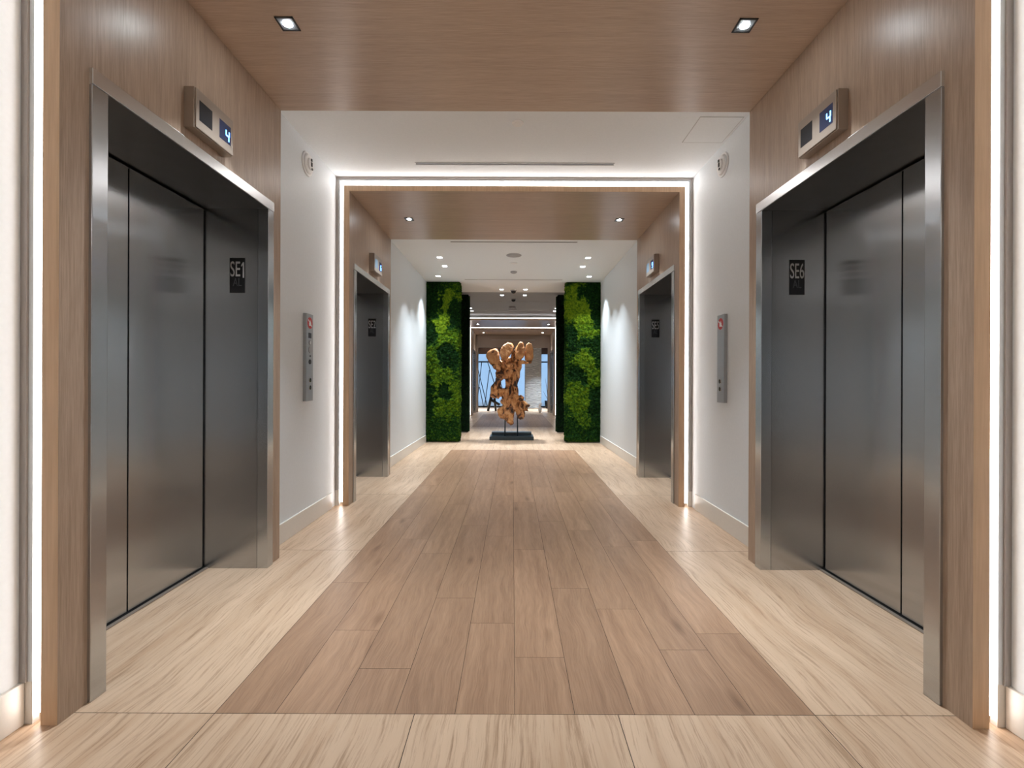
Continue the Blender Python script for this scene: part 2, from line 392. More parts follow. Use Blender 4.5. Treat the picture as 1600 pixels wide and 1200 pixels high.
# ================================================================= WALLS
BAYS = [(-10.0, P1[0]+0.02), (P1[1], P2[0]+0.0), (P2[1], 9.40)]
def build_side_wall(s, name):
    b = MB()
    for (a, c) in BAYS:
        b.box(s*WW, s*(WW+0.25), a, c, -0.01, ZC+0.05, M['wall'])
    # returns closing the slot behind each wooden lining
    for (p, wi, wo) in ((P1, WI, WO), (P2, WI, WO), (P3, WI, WO)):
        b.box(s*(wo+0.001), s*(WW+0.02), p[1]-0.05, p[1], -0.01, ZC+0.02, M['wall'])
    b.box(s*(WW+0.2), s*3.9, 9.20, 9.40, -0.01, ZC+0.15, M['wall'])       # side passage behind the moss
    b.box(s*3.7, s*3.9, 9.40, 11.0, -0.01, 3.30, M['wall'])
    b.box(s*WW, s*3.9, 11.0, 11.2, -0.01, 3.30, M['wall'])
    b.box(s*WW, s*(WW+0.25), 11.2, P3[0], -0.01, 3.30, M['wall'])
    b.box(s*WW, s*(WW+0.25), P3[1]-0.05, P4[0], -0.01, 3.30, M['wall'])
    b.box(s*4.9, s*5.1, 18.2, 27, -0.01, 3.4, M['wall'])
    # outer skin so that no daylight leaks in round the lift shafts
    b.box(s*2.75, s*2.85, -10.0, 9.20, -0.01, 3.5, M['wall'])
    b.box(s*2.75, s*2.85, 11.2, 18.2, -0.01, 3.5, M['wall'])
    b.build(name, kind='structure')
build_side_wall(-1, 'wall_left'); build_side_wall(1, 'wall_right')
MB().box(-2.9, 2.9, -10.2, -10.0, -0.01, 3.3, M['wall']).build('wall_back', kind='structure')

# ceiling
b = MB()
b.box(-4, 4, -10.2, 10.14, ZC, ZC+0.12, M['ceil'])
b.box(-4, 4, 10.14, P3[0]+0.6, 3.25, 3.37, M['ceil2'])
b.box(-4, 4, P3[0]+0.3, 18.25, 3.18, 3.37, M['ceil'])
b.box(-5.1, 5.1, 18.25, 27.0, 2.92, 3.37, M['ceil'])
b.build('ceiling', kind='structure')

# ---------------------------------------------------------------- wooden portals (lining of the lift bays)
OX, OZ = 0.652, 2.364              # outer size of a lift frame
def portal(idx, p, wi, open_c, zi=ZI, wo=None, hole=True):
    wo = wo or wi+0.058; y0, y1 = p; b = MB()
    ex = [(1, -1, M['wood_e'])]
    for s in (-1, 1):
        if hole:
            a, c = open_c-OX+0.03, open_c+OX-0.03
            b.box(s*wi, s*wo, y0, a, 0, ZO, M['wood_v'], ends=ex)
            b.box(s*wi, s*wo, c, y1, 0, ZO, M['wood_v'])
            b.box(s*wi, s*wo, a, c, OZ-0.03, ZO, M['wood_v'])
        else:
            b.box(s*wi, s*wo, y0, y1, 0, ZO, M['wood_v'], ends=ex)
    b.box(-wi, wi, y0, y1, zi, ZO, M['wood_c'], ends=ex)
    return b.build('trim_%d' % idx, kind='structure')
portal(1, P1, WI, 2.365); portal(2, P2, WI, 5.206); portal(3, P3, WI, 14.7, hole=False); portal(4, P4, W4, 17.15, wo=W4+0.05)

def added_back_portal(y0, y1):  # unseen portal and strip, added to put bright bands into the steel
    b = MB()
    for s in (-1, 1): b.box(s*WI, s*WO, y0, y1, 0, ZO, M['wood_v'], ends=[(1, 1, M['wood_e'])])
    b.box(-WI, WI, y0, y1, ZI, ZO, M['wood_c'], ends=[(1, 1, M['wood_e'])]); b.build('trim_11', kind='structure')
    b = MB()
    for s in (-1, 1): b.box(s*WO, s*(WO+0.034), y1-0.034, y1-0.022, 0.03, ZO+0.04, M['led'])
    b.box(-WO, WO, y1-0.034, y1-0.022, ZO, ZO+0.04, M['led'])
    tag(b.build('light_strip'), 'unseen warm white light strip added behind the camera for reflections in the steel', 'light', 'light strips around the wooden portals')
added_back_portal(-5.3, -3.8)

def led(p, wo, label, zt=ZO, lw=0.034):
    """light strip seen in the slot round the front edge of a portal"""
    y = p[0]+0.022; x0, x1 = wo, wo+lw; b = MB()
    for s in (-1, 1): b.box(s*x0, s*x1, y, y+0.012, 0.03, zt+lw*1.4, M['led'])
    b.box(-x0, x0, y, y+0.012, zt, zt+lw*1.4, M['led'])
    o = b.build('light_strip'); tag(o, label, 'light', 'light strips around the wooden portals')
    # metal edge of wall and ceiling round the slot
    t = MB()
    for s in (-1, 1):
        t.box(s*(x1+0.016), s*(WW+0.004), p[0]-0.004, p[0]+0.03, 0.15, ZC, M['trim']); t.box(s*x1, s*(x1+0.016), p[0]+0.004, p[0]+0.03, 0.15, ZC-0.02, M['wall'])
    t.box(-x1-0.02, x1+0.02, p[0]-0.004, p[0]+0.03, ZC-0.019, ZC+0.01, M['trim']); t.box(-x1, x1, p[0]+0.004, p[0]+0.03, zt+lw*1.4, ZC-0.01, M['wall'])
    return t
k = 5
for (p, wo, lab) in ((P1, WO, 'warm white light strip around the nearest wooden portal, at the photo edges'),
                     (P2, WO, 'warm white light strip framing the second wooden portal past the first lifts'),
                     (P3, WO, 'warm white light strip across the first wooden portal beyond the moss panels'),
                     (P4, W4+0.05, 'warm white light strip framing the last wooden portal before the far room')):
    t = led(p, wo, lab, lw=0.034 if p in (P1, P2) else 0.014)
    if p is P4:
        for s in (-1, 1): t.box(s*(W4+0.095), s*(WW+0.2), p[0]+0.02, p[0]+0.06, 0, ZC, M['wall'])
    t.build('trim_%d' % k, kind='structure'); k += 1

# baseboards
for s, nm in ((-1, 'left'), (1, 'right')):
    b = MB()
    for (a, c) in ((-10.0, P1[0]+0.004), (P1[1], P2[0]-0.10), (P2[1], 9.05)):
        b.box(s*(WW-0.012), s*(WW+0.01), a, c, 0, 0.148, M['base'], bev=0.003)
    for p in (P1, P2): b.box(s*(WO+0.035), s*(WW+0.003), p[0]+0.006, p[0]+0.03, 0, 0.15, M['base'])
    b.build('baseboard_'+nm, kind='structure')

# ================================================================= LIFTS
def elevator(side, yc, wi, label, sign=None, sign_y=0.20):
    rz = -side*PI/2
    root = thing('elevator', label, 'elevator', (side*wi, yc, 0), rz, 'stainless steel elevator entrances')
    F, S = M['steel_frame'], M['steel']
    ox, ax, D, H = OX, 0.584, 0.395, 2.303
    for s in (-1, 1): MB().box(s*ax, s*ox, -0.012, 0.055, 0, H, F, bev=0.002).build('side_casing', root)
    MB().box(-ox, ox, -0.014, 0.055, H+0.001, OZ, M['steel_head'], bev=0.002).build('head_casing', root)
    for s in (-1, 1):
        MB().box(s*ax, s*(ax+0.02), 0.056, D+0.03, 0, H, S).build('jamb_panel', root)
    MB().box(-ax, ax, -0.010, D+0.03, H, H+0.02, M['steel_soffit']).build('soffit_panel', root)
    for s in (-1, 1):
        MB().box(s*0.0045, s*(ax-0.012), D, D+0.03, 0.014, H-0.010, S, bev=0.0015).build('door_panel', root)
    b = MB(); b.box(-ax, ax, D-0.03, D+0.06, 0.0005, 0.006, M['bronze']); b.box(-ax, ax, D-0.008, D+0.05, 0.0055, 0.0068, M['gap'])
    b.build('door_sill', root)
    MB().box(-ax-0.05, ax+0.05, D+0.04, D+0.06, 0, H+0.02, M['gap']).build('shaft_lining', root)
    if sign:
        # on the jamb that faces the photographer (local +x for the left bank, -x for the right bank)
        j = -side
        pl = MB().box(-0.049, 0.049, -0.003, 0.0, -0.112, 0.112, M['black'], bev=0.001).build('sign_plate', root)
        pl.location = (j*ax, sign_y, 1.874); pl.rotation_euler = (0, 0, -rz)
        if sign == 'SE1':
            text('SE', 0.138, M['letter'], 'lettering', pl, -0.013, 0.035, -0.004, width=0.062)
            MB().poly([(0.036, -0.003, -0.015), (0.044, -0.003, -0.015), (0.044, -0.003, 0.084), (0.037, -0.003, 0.084), (0.026, -0.003, 0.066), (0.026, -0.003, 0.056), (0.036, -0.003, 0.066)], (0, -0.002, 0), M['letter']).build('lettering', pl)
        else: text(sign, 0.138, M['letter'], 'lettering', pl, 0, 0.035, -0.004, width=0.088)
        text('AL', 0.074, M['letter_dark'], 'lettering', pl, 0, -0.046, -0.004, width=0.055)
    return root
elevator(-1, 2.365, WI, 'steel elevator entrance in the first portal, its jamb plate reading SE1', 'SE1', 0.185)
elevator(1, 2.365, WI, 'steel elevator entrance in the first portal, its jamb plate reading SE6', 'SE6', 0.214)
elevator(-1, 5.206, WI, 'steel elevator entrance in the second portal, its jamb plate reading SE2', 'SE2', 0.19)
elevator(1, 5.206, WI, 'steel elevator entrance in the second portal, its jamb plate reading SE5', 'SE5', 0.19)
elevator(-1, 17.15, W4, 'tiny dark elevator entrance in the last portal, left of the root sculpture')
elevator(1, 17.15, W4, 'tiny dark elevator entrance in the last portal, right of the root sculpture')

SEG = {'4': 'fgbc', '6': 'afgedc', '9': 'abcdfg'}
def digit(ch, parent, x, z, y, h=0.052, w=0.026, t=0.0072, m=None):
    b = MB(); P = {'a': (0, h/2, w, 0), 'g': (0, 0, w, 0), 'd': (0, -h/2, w, 0), 'f': (-w/2, h/4, 0, h/2), 'b': (w/2, h/4, 0, h/2),
              'e': (-w/2, -h/4, 0, h/2), 'c': (w/2, -h/4, 0, h/2)}
    for s in SEG[ch]:
        cx, cz, lx, lz = P[s]; cx += 0.12*cz
        b.box(x+cx-max(lx, t)/2, x+cx+max(lx, t)/2, y-0.001, y, z+cz-max(lz, t)/2, z+cz+max(lz, t)/2, m or M['digit'])
    return b.build('digit', parent)
def indicator(side, yc, label, ch, pale=False):
    root = thing('floor_indicator', label, 'floor indicator', (side*WI, yc, 2.513), -side*PI/2, 'floor indicators above the elevators')
    b = MB(); b.box(-0.15, 0.15, -0.049, 0.0, -0.098, 0.098, M['bronze'], bev=0.002); b.build('housing', root)
    fp = MB(); fp.box(-0.1455, 0.1455, -0.057, -0.049, -0.0945, 0.0945, M['bronze'], bev=0.002); fp.build('face_plate', root)
    for i, cx in enumerate((-0.0765, 0.0765)):
        m = (M['screen_blue'] if i else M['screen']) if not pale else (M['screen_blue'] if i else M['screen_pale'])
        sc_ = MB().box(cx-0.048, cx+0.048, -0.0575, -0.057, -0.052, 0.046, m).build('screen', root)
        if i: digit(ch, sc_, cx+0.018, -0.012, -0.0575)
    return root
indicator(-1, 2.355, 'bronze floor indicator showing a blue 4, above the SE1 elevator', '4')
indicator(1, 2.355, 'bronze floor indicator showing a blue 4, above the SE6 elevator', '4')
indicator(-1, 5.206, 'small floor indicator with blue screens above the SE2 elevator', '6', True)
indicator(1, 5.206, 'small floor indicator with blue screens above the SE5 elevator', '9', True)

# ================================================================= CALL PANELS
def call_panel(side, yc, label, keys):
    root = thing('call_panel', label, 'elevator call panel', (side*WW, yc, 1.395), -side*PI/2, 'elevator call panels on the white walls')
    T = -0.028
    MB().box(-0.062, 0.062, T, 0.0, -0.36, 0.36, M['steel_plate'], bev=0.002).build('plate', root)
    e = MB().cyl((0, T+0.0005, 0.285), (0, -1, 0), 0.047, 0.047, 0.0015, M['red'], 40).build('fire_emblem', root)
    b = MB()
    b.poly([(-0.016, 0, 0.262), (0.014, 0, 0.262), (0.020, 0, 0.284), (0.004, 0, 0.310), (-0.004, 0, 0.290), (-0.018, 0, 0.284)], (0, -0.001, 0), M['white'])
    b.poly([(-0.036, 0, 0.306), (-0.030, 0, 0.313), (0.036, 0, 0.262), (0.030, 0, 0.255)], (0, -0.0015, 0), M['white'])
    g = b.build('emblem_flame', e); g.location = (0, T-0.001, 0)
    if keys:
        MB().box(-0.026, 0.026, T-0.002, T, 0.160, 0.203, M['black']).build('black_display', root)
        kk = MB().cyl((0, T, 0.122), (0, -1, 0), 0.021, 0.019, 0.006, M['grey'], 28).build('key_switch', root)
        MB().box(-0.003, 0.003, T-0.008, T-0.006, 0.110, 0.134, M['white']).build('key_slot', kk)
        MB().cyl((0, T, 0.064), (0, -1, 0), 0.027, 0.025, 0.005, M['grey'], 28).build('speaker_ring', root)
        MB().cyl((0.004, T, 0.012), (0, -1, 0), 0.007, 0.007, 0.004, M['black'], 16).build('indicator_dot', root)
        MB().cyl((0, T, -0.036), (0, -1, 0), 0.021, 0.020, 0.005, M['black'], 28).build('key_lock', root)
    for z, u in ((-0.187, 1), (-0.249, -1)):
        bt = MB().cyl((0, T, z), (0, -1, 0), 0.019, 0.018, 0.006, M['chrome'], 28).build('call_button', root)
        MB().poly([(-0.009, T-0.0062, z-0.006*u), (0.009, T-0.0062, z-0.006*u), (0, T-0.0062, z+0.009*u)], (0, -0.0008, 0), M['black']).build('arrow', bt)
    return root
call_panel(-1, 3.815, 'steel elevator call panel with red emblem, black display and key switches', True)
call_panel(1, 3.78, 'steel elevator call panel with red emblem and only two buttons', False)

# ================================================================= ALARM SPEAKERS
def strobe(side, yc, label):
    root = thing('alarm_strobe', label, 'fire alarm', (side*WW, yc, 2.995), -side*PI/2, 'white round alarm strobes')
    b = MB(); b.cyl((0, 0, 0), (0, -1, 0), 0.098, 0.094, 0.010, M['white'], 48); b.cyl((0, -0.010, 0), (0, -1, 0), 0.080, 0.070, 0.016, M['white'], 48)
    b.build('cover', root)
    b = MB(); b.cyl((0, -0.026, 0), (0, -1, 0), 0.046, 0.042, 0.012, M['white'], 40); b.build('lens_ring', root)
    b = MB()
    for (x, z, l) in ((0.0, 0.030, 0.020), (0.004, -0.004, 0.032), (0.012, -0.040, 0.014)):
        b.box(x-0.009, x+0.009, -0.044, -0.037, z-l/2, z+l/2, M['black'])
    b.build('black_marks', root)
strobe(-1, 3.81, 'white round alarm strobe high on the wall above the panel with key switches')
strobe(1, 3.80, 'white round alarm strobe high on the wall above the plain two-button panel')

# ================================================================= CEILING FITTINGS
def downlight(x, y, z, power, label, group, size=0.094, spread=75):
    root = thing('downlight', label, 'downlight', (x, y, z), 0, group)
    h = size/2; b = MB()
    if size < 0.09:
        b.box(-h, h, -h, h, -0.003, -0.0002, M['white']); b.build('bezel', root)
        MB().box(-h*0.86, h*0.86, -h*0.86, h*0.86, -0.005, -0.003, M['square_lens']).build('lens', root)
        disc_light('lamp', (0, 0, -0.012), power, 0.030*size/0.094, root, spread)
        return root
    for (a, c, d, e) in ((-h, h, -h, -h+0.009), (-h, h, h-0.009, h), (-h, -h+0.009, -h, h), (h-0.009, h, -h, h)):
        b.box(a, c, d, e, -0.004, -0.0002, M['black'])
    b.build('bezel', root)
    MB().box(-h+0.006, h-0.006, -h+0.006, h-0.006, -0.002, -0.0004, M['reflector']).build('reflector', root)
    MB().cyl((0, 0, -0.003), (0, 0, -1), 0.021*size/0.094, 0.021*size/0.094, 0.0015, M['lens'], 28).build('lens', root)
    disc_light('lamp', (0, 0, -0.008), power, 0.030*size/0.094, root, spread)
    return root
for (x, y, p, l) in ((-1.173, 2.365, 1, 'square downlight in the first wooden ceiling on the SE1 elevator side'),
                     (1.173, 2.365, 1, 'square downlight in the first wooden ceiling on the SE6 elevator side'),
                     (-1.187, 5.206, 1, 'square downlight in the second wooden ceiling on the SE2 elevator side'),
                     (1.187, 5.206, 1, 'square downlight in the second wooden ceiling on the SE5 elevator side')):
    downlight(x, y, ZI, P_PORTAL, l, 'square downlights in the wooden ceilings')
for s, nm in ((-1, 'SE2'), (1, 'SE5')):
    for (y, q) in ((7.31, 'nearer'), (7.86, 'farther')):
        downlight(s*1.177, y, ZC, P_LOBBY, '%s white ceiling downlight of the pair beyond the %s elevator' % (q, nm), 'downlights between the second portal and the moss', 0.085)
    downlight(s*1.41, 8.60, ZC, P_WASH, 'white ceiling downlight close above the moss panel, %s elevator side' % nm, 'downlights in front of the moss panels', 0.085)
    downlight(s*0.255, 9.82, ZC, 16, 'ceiling downlight beside the black dome above the sculpture, %s elevator side' % nm, 'downlights above the sculpture', 0.085)
    downlight(s*0.27, 10.9, 3.25, 3, 'small ceiling downlight beyond the sculpture, %s elevator side' % nm, 'downlights above the sculpture', 0.085)
    for y, q in ((12.85, 'nearer'), (13.35, 'farther')):
        downlight(s*1.20, y, 3.25, 1.0, '%s tiny ceiling downlight before the far portal, %s elevator side' % (q, nm), 'downlights before the far portal', 0.085)
    downlight(s*1.13, 14.7, ZI, 4, 'tiny downlight in the third wooden ceiling, %s elevator side' % nm, 'square downlights in the wooden ceilings')
    downlight(s*1.10, 17.2, ZI, 6, 'tiny downlight in the last wooden ceiling, %s elevator side' % nm, 'square downlights in the wooden ceilings')
# same fittings, unseen, added behind and above the camera for fill and reflections
for (x, y, q) in ((-0.9, -0.9, 'first row, SE1 side'), (0.9, -0.9, 'first row, SE6 side'), (-0.9, -3.0, 'second row, SE1 side'), (0.9, -3.0, 'second row, SE6 side'),
                  (-0.9, -7.0, 'last row, SE1 side'), (0.9, -7.0, 'last row, SE6 side')):
    downlight(x, y, ZC, 12, 'unseen white ceiling downlight added behind the camera, ' + q, 'unseen downlights added behind the camera', 0.085)

def vent(y, hx, z, label, wy=0.022):
    root = thing('slot_vent', label, 'air vent', (0, y, z), 0, 'slot air vents in the ceiling')
    MB().box(-hx, hx, -wy/2, wy/2, -0.0015, -0.0002, M['black']).build('slot', root)
    b = MB()
    for s in (-1, 1): b.box(-hx-0.006, hx+0.006, s*wy/2, s*(wy/2+0.006), -0.003, -0.0002, M['line'])
    b.build('frame', root)
vent(4.166, 0.894, ZC, 'long black slot air vent in the white ceiling just before the second portal', 0.030)
vent(6.49, 0.89, ZC, 'slot air vent just beyond the second wooden portal')
vent(8.89, 0.94, ZC, 'thin slot air vent in the ceiling at the moss panels', 0.018)
vent(11.8, 0.90, 3.25, 'thin slot air vent in the grey ceiling beyond the sculpture')
vent(13.4, 0.82, 3.25, 'farthest slot air vent in the grey ceiling before the far portal')

def disc(name, x, y, z, r, label, cat, m=None, h=0.008):
    b = MB(); b.cyl((0, 0, -0.0002), (0, 0, -1), r, r*0.94, h, m or M['white'], 40); b.cyl((0, 0, -h), (0, 0, -1), r*0.7, r*0.6, h*0.5, m or M['white'], 40)
    o = b.build(name); o.location = (x, y, z); return tag(o, label, cat)
disc('sprinkler_cover', 0.02, 3.507, ZC, 0.045, 'small round white sprinkler cover in the ceiling before the slot vent', 'sprinkler cover')
disc('ceiling_speaker', 0.0, 7.18, ZC, 0.12, 'large round grey speaker grille in the ceiling before the moss panels', 'ceiling speaker', M['grey'], 0.004)
disc('sprinkler_cover', 0.0, 7.65, ZC, 0.06, 'white round cover just beyond the grey ceiling speaker', 'sprinkler cover')
disc('smoke_detector', 0.0, 8.25, ZC, 0.06, 'small smoke detector on the ceiling two fittings beyond the speaker', 'smoke detector', M['grey'], 0.02)
disc('smoke_detector', -0.03, 12.6, 3.25, 0.09, 'dark smoke detector on the grey ceiling behind the black domes', 'smoke detector', M['grey'], 0.03)
disc('ceiling_speaker', -0.03, 13.1, 3.25, 0.12, 'round grille on the grey ceiling nearest the far portal', 'ceiling speaker', M['grey'], 0.01)
for (y, z, l) in ((9.92, ZC, 'black dome camera on the white ceiling above the sculpture'), (11.4, 3.25, 'black dome camera on the grey ceiling beyond the sculpture')):
    root = thing('dome_camera', l, 'security camera', (0.0, y, z), 0, 'black dome cameras')
    MB().cyl((0, 0, 0), (0, 0, -1), 0.07, 0.065, 0.02, M['grey'], 32).build('mount', root)
    MB().ell((0, 0, -0.02), (0.055, 0.055, 0.055), M['black']).build('dome', root)
# access hatch
root = thing('access_hatch', 'flush white access hatch with a thin outline in the ceiling, SE6 elevator side', 'access hatch', (1.535, 3.60, ZC))
MB().box(-0.160, 0.160, -0.180, 0.180, -0.002, -0.0003, M['ceil']).build('hatch_door', root)
b = MB()
for s in (-1, 1):
    b.box(s*0.160, s*0.163, -0.183, 0.183, -0.0025, -0.0003, M['line']); b.box(-0.163, 0.163, s*0.180, s*0.183, -0.0025, -0.0003, M['line'])
b.build('hatch_frame', root)

# ================================================================= MOSS PANELS
def moss(x0, x1, yf, z0, z1, depth, patches, label, seed, res=0.011, amp=1.0):
    """grid wrapped round a rounded block: front face with cushions of moss"""
    bm = bmesh.new(); nx = int((x1-x0)/res); nz = int((z1-z0)/res)
    inner = 1 if abs(x0) > abs(x1) else -1              # which side faces the passage
    R = 0.05
    side_n = int(depth/res/1.3)
    cols = []                                           # list of (x, y, nx, ny)
    # outer -> inner along the front
    seq = [x0 + (x1-x0)*i/nx for i in range(nx+1)]
    if inner == -1: seq = seq[::-1]
    end = x1 if inner == 1 else x0
    for x in seq:
        d = abs(end-x)
        if d >= R: cols.append((x, yf, 0.0, -1.0))
    for i in range(1, 7):
        a = i/7*PI/2
        cols.append((end-inner*(R-R*math.sin(a)), yf+R-R*math.cos(a), inner*math.sin(a), -math.cos(a)))
    for i in range(side_n+1):
        cols.append((end, yf+R+(depth-R)*i/side_n, inner*1.0, 0.0))
    vals = []; grid = []
    def patch(x, z):
        ux = (x-x0)/(x1-x0); uz = (z-z0)/(z1-z0); v = 0.40
        wx = 0.10*noise.noise(Vector((ux*3+seed, uz*9, 1))); wz = 0.028*noise.noise(Vector((ux*3, uz*9+seed, 5)))
        q = Vector((x*9+seed, 0, z*9)); wx += 0.13*noise.noise(q) + 0.08*noise.noise(q*2.7); wz += 0.03*noise.noise(q+Vector((9, 3, 1))) + 0.018*noise.noise(q*2.9+Vector((4, 4, 4)))
        for (cx, cz, rx, rz, val) in patches:
            d = ((ux+wx-cx)/rx)**2 + ((uz+wz-cz)/rz)**2
            if d < 1.35: t = max(0, min(1, (1.25-d)/0.6)); v = v*(1-t)+val*t
        return v
    for (x, y, ax, ay) in cols:
        row = []
        for j in range(nz+1):
            z = z0+(z1-z0)*j/nz
            v = patch(x, z)
            p = Vector((x*14+seed, y*14, z*14))
            d = 0.016*noise.noise(p) + 0.022*noise.noise(p*3.1) + 0.016*noise.noise(p*6.3) + (v-0.4)*0.04
            e = min(1.0, min(j, nz-j)/5.0)
            d = d*amp*(0.3+0.7*e) - (1-e)*0.02
            row.append(bm.verts.new((x+ax*d, y+ay*d, z))); vals.append(v)
        grid.append(row)
    for i in range(len(cols)-1):
        for j in range(nz):
            f = bm.faces.new((grid[i][j], grid[i+1][j], grid[i+1][j+1], grid[i][j+1])); f.smooth = True
    # closed top, bottom, back
    for j, zz in ((0, z0), (nz, z1)):
        try: bm.faces.new([g[j] for g in grid] + [bm.verts.new((seq[0], yf+depth, zz))])
        except Exception: pass
    nb = [bm.verts.new((seq[0], yf+depth, z0)), bm.verts.new((seq[0], yf+depth, z1)), bm.verts.new((end, yf+depth, z1)), bm.verts.new((end, yf+depth, z0))]
    bm.faces.new(nb)
    bmesh.ops.recalc_face_normals(bm, faces=bm.faces[:])
    bm.verts.index_update()
    me = bpy.data.meshes.new('moss_panel'); bm.to_mesh(me); n = len(bm.verts); bm.free()
    at = me.attributes.new('patch', 'FLOAT', 'POINT')
    for i in range(n): at.data[i].value = vals[i] if i < len(vals) else 0.3
    me.materials.append(M['moss'])
    o = bpy.data.objects.new('moss_panel', me); C.objects.link(o)
    return tag(o, label, 'moss panel', 'moss panels')
BR, DK, MD = 0.74, 0.24, 0.46
pl = [(0.5, 0.5, 3, 3, 0.40), (0.62, 0.86, 0.42, 0.10, BR), (0.42, 0.76, 0.26, 0.11, BR), (0.20, 0.90, 0.22, 0.16, DK), (0.88, 0.80, 0.28, 0.09, DK), (0.95, 0.96, 0.2, 0.03, 0.5),
      (0.15, 0.66, 0.2, 0.09, DK), (0.66, 0.62, 0.42, 0.085, 0.60), (0.28, 0.50, 0.40, 0.12, 0.56), (0.60, 0.535, 0.36, 0.075, DK), (0.60, 0.30, 0.50, 0.16, 0.58),
      (0.52, 0.305, 0.20, 0.062, DK), (0.1, 0.27, 0.16, 0.14, DK), (0.35, 0.09, 0.6, 0.07, 0.34), (0.55, 0.17, 0.22, 0.05, 0.54)]
pr = [(0.5, 0.5, 3, 3, 0.38), (0.40, 0.84, 0.44, 0.16, BR), (0.80, 0.93, 0.45, 0.07, DK), (0.92, 0.84, 0.2, 0.12, DK), (0.60, 0.70, 0.40, 0.06, 0.60), (0.16, 0.66, 0.2, 0.10, DK),
      (0.70, 0.58, 0.42, 0.08, 0.30), (0.55, 0.50, 0.34, 0.075, 0.64), (0.85, 0.40, 0.2, 0.08, 0.58), (0.32, 0.40, 0.30, 0.07, DK), (0.40, 0.28, 0.42, 0.10, 0.60), (0.88, 0.24, 0.2, 0.12, DK),
      (0.45, 0.13, 0.30, 0.07, 0.52), (0.2, 0.08, 0.3, 0.07, 0.30), (0.85, 0.06, 0.3, 0.05, 0.28)]
moss(-WW+0.004, -1.045, 9.07, 0.015, ZC-0.003, 0.13, pl, 'green moss panel facing the corridor on the SE2 elevator side', 3.0)
moss(1.02, WW-0.004, 9.07, 0.015, ZC-0.003, 0.13, pr, 'green moss panel facing the corridor on the SE5 elevator side', 11.0)
moss(-2.3, -1.03, 10.78, 0.02, 3.235, 0.18, [(0.5, 0.5, 3, 3, 0.02)], 'moss panel, shade in its colour, standing behind the front moss panel, SE2 elevator side', 23.0, res=0.03)  # near-black patch value puts the shade on the rear panels into their colour
moss(1.01, 2.3, 10.78, 0.02, 3.235, 0.18, [(0.5, 0.5, 3, 3, 0.02)], 'moss panel, shade in its colour, standing behind the front moss panel, SE5 elevator side', 37.0, res=0.03)

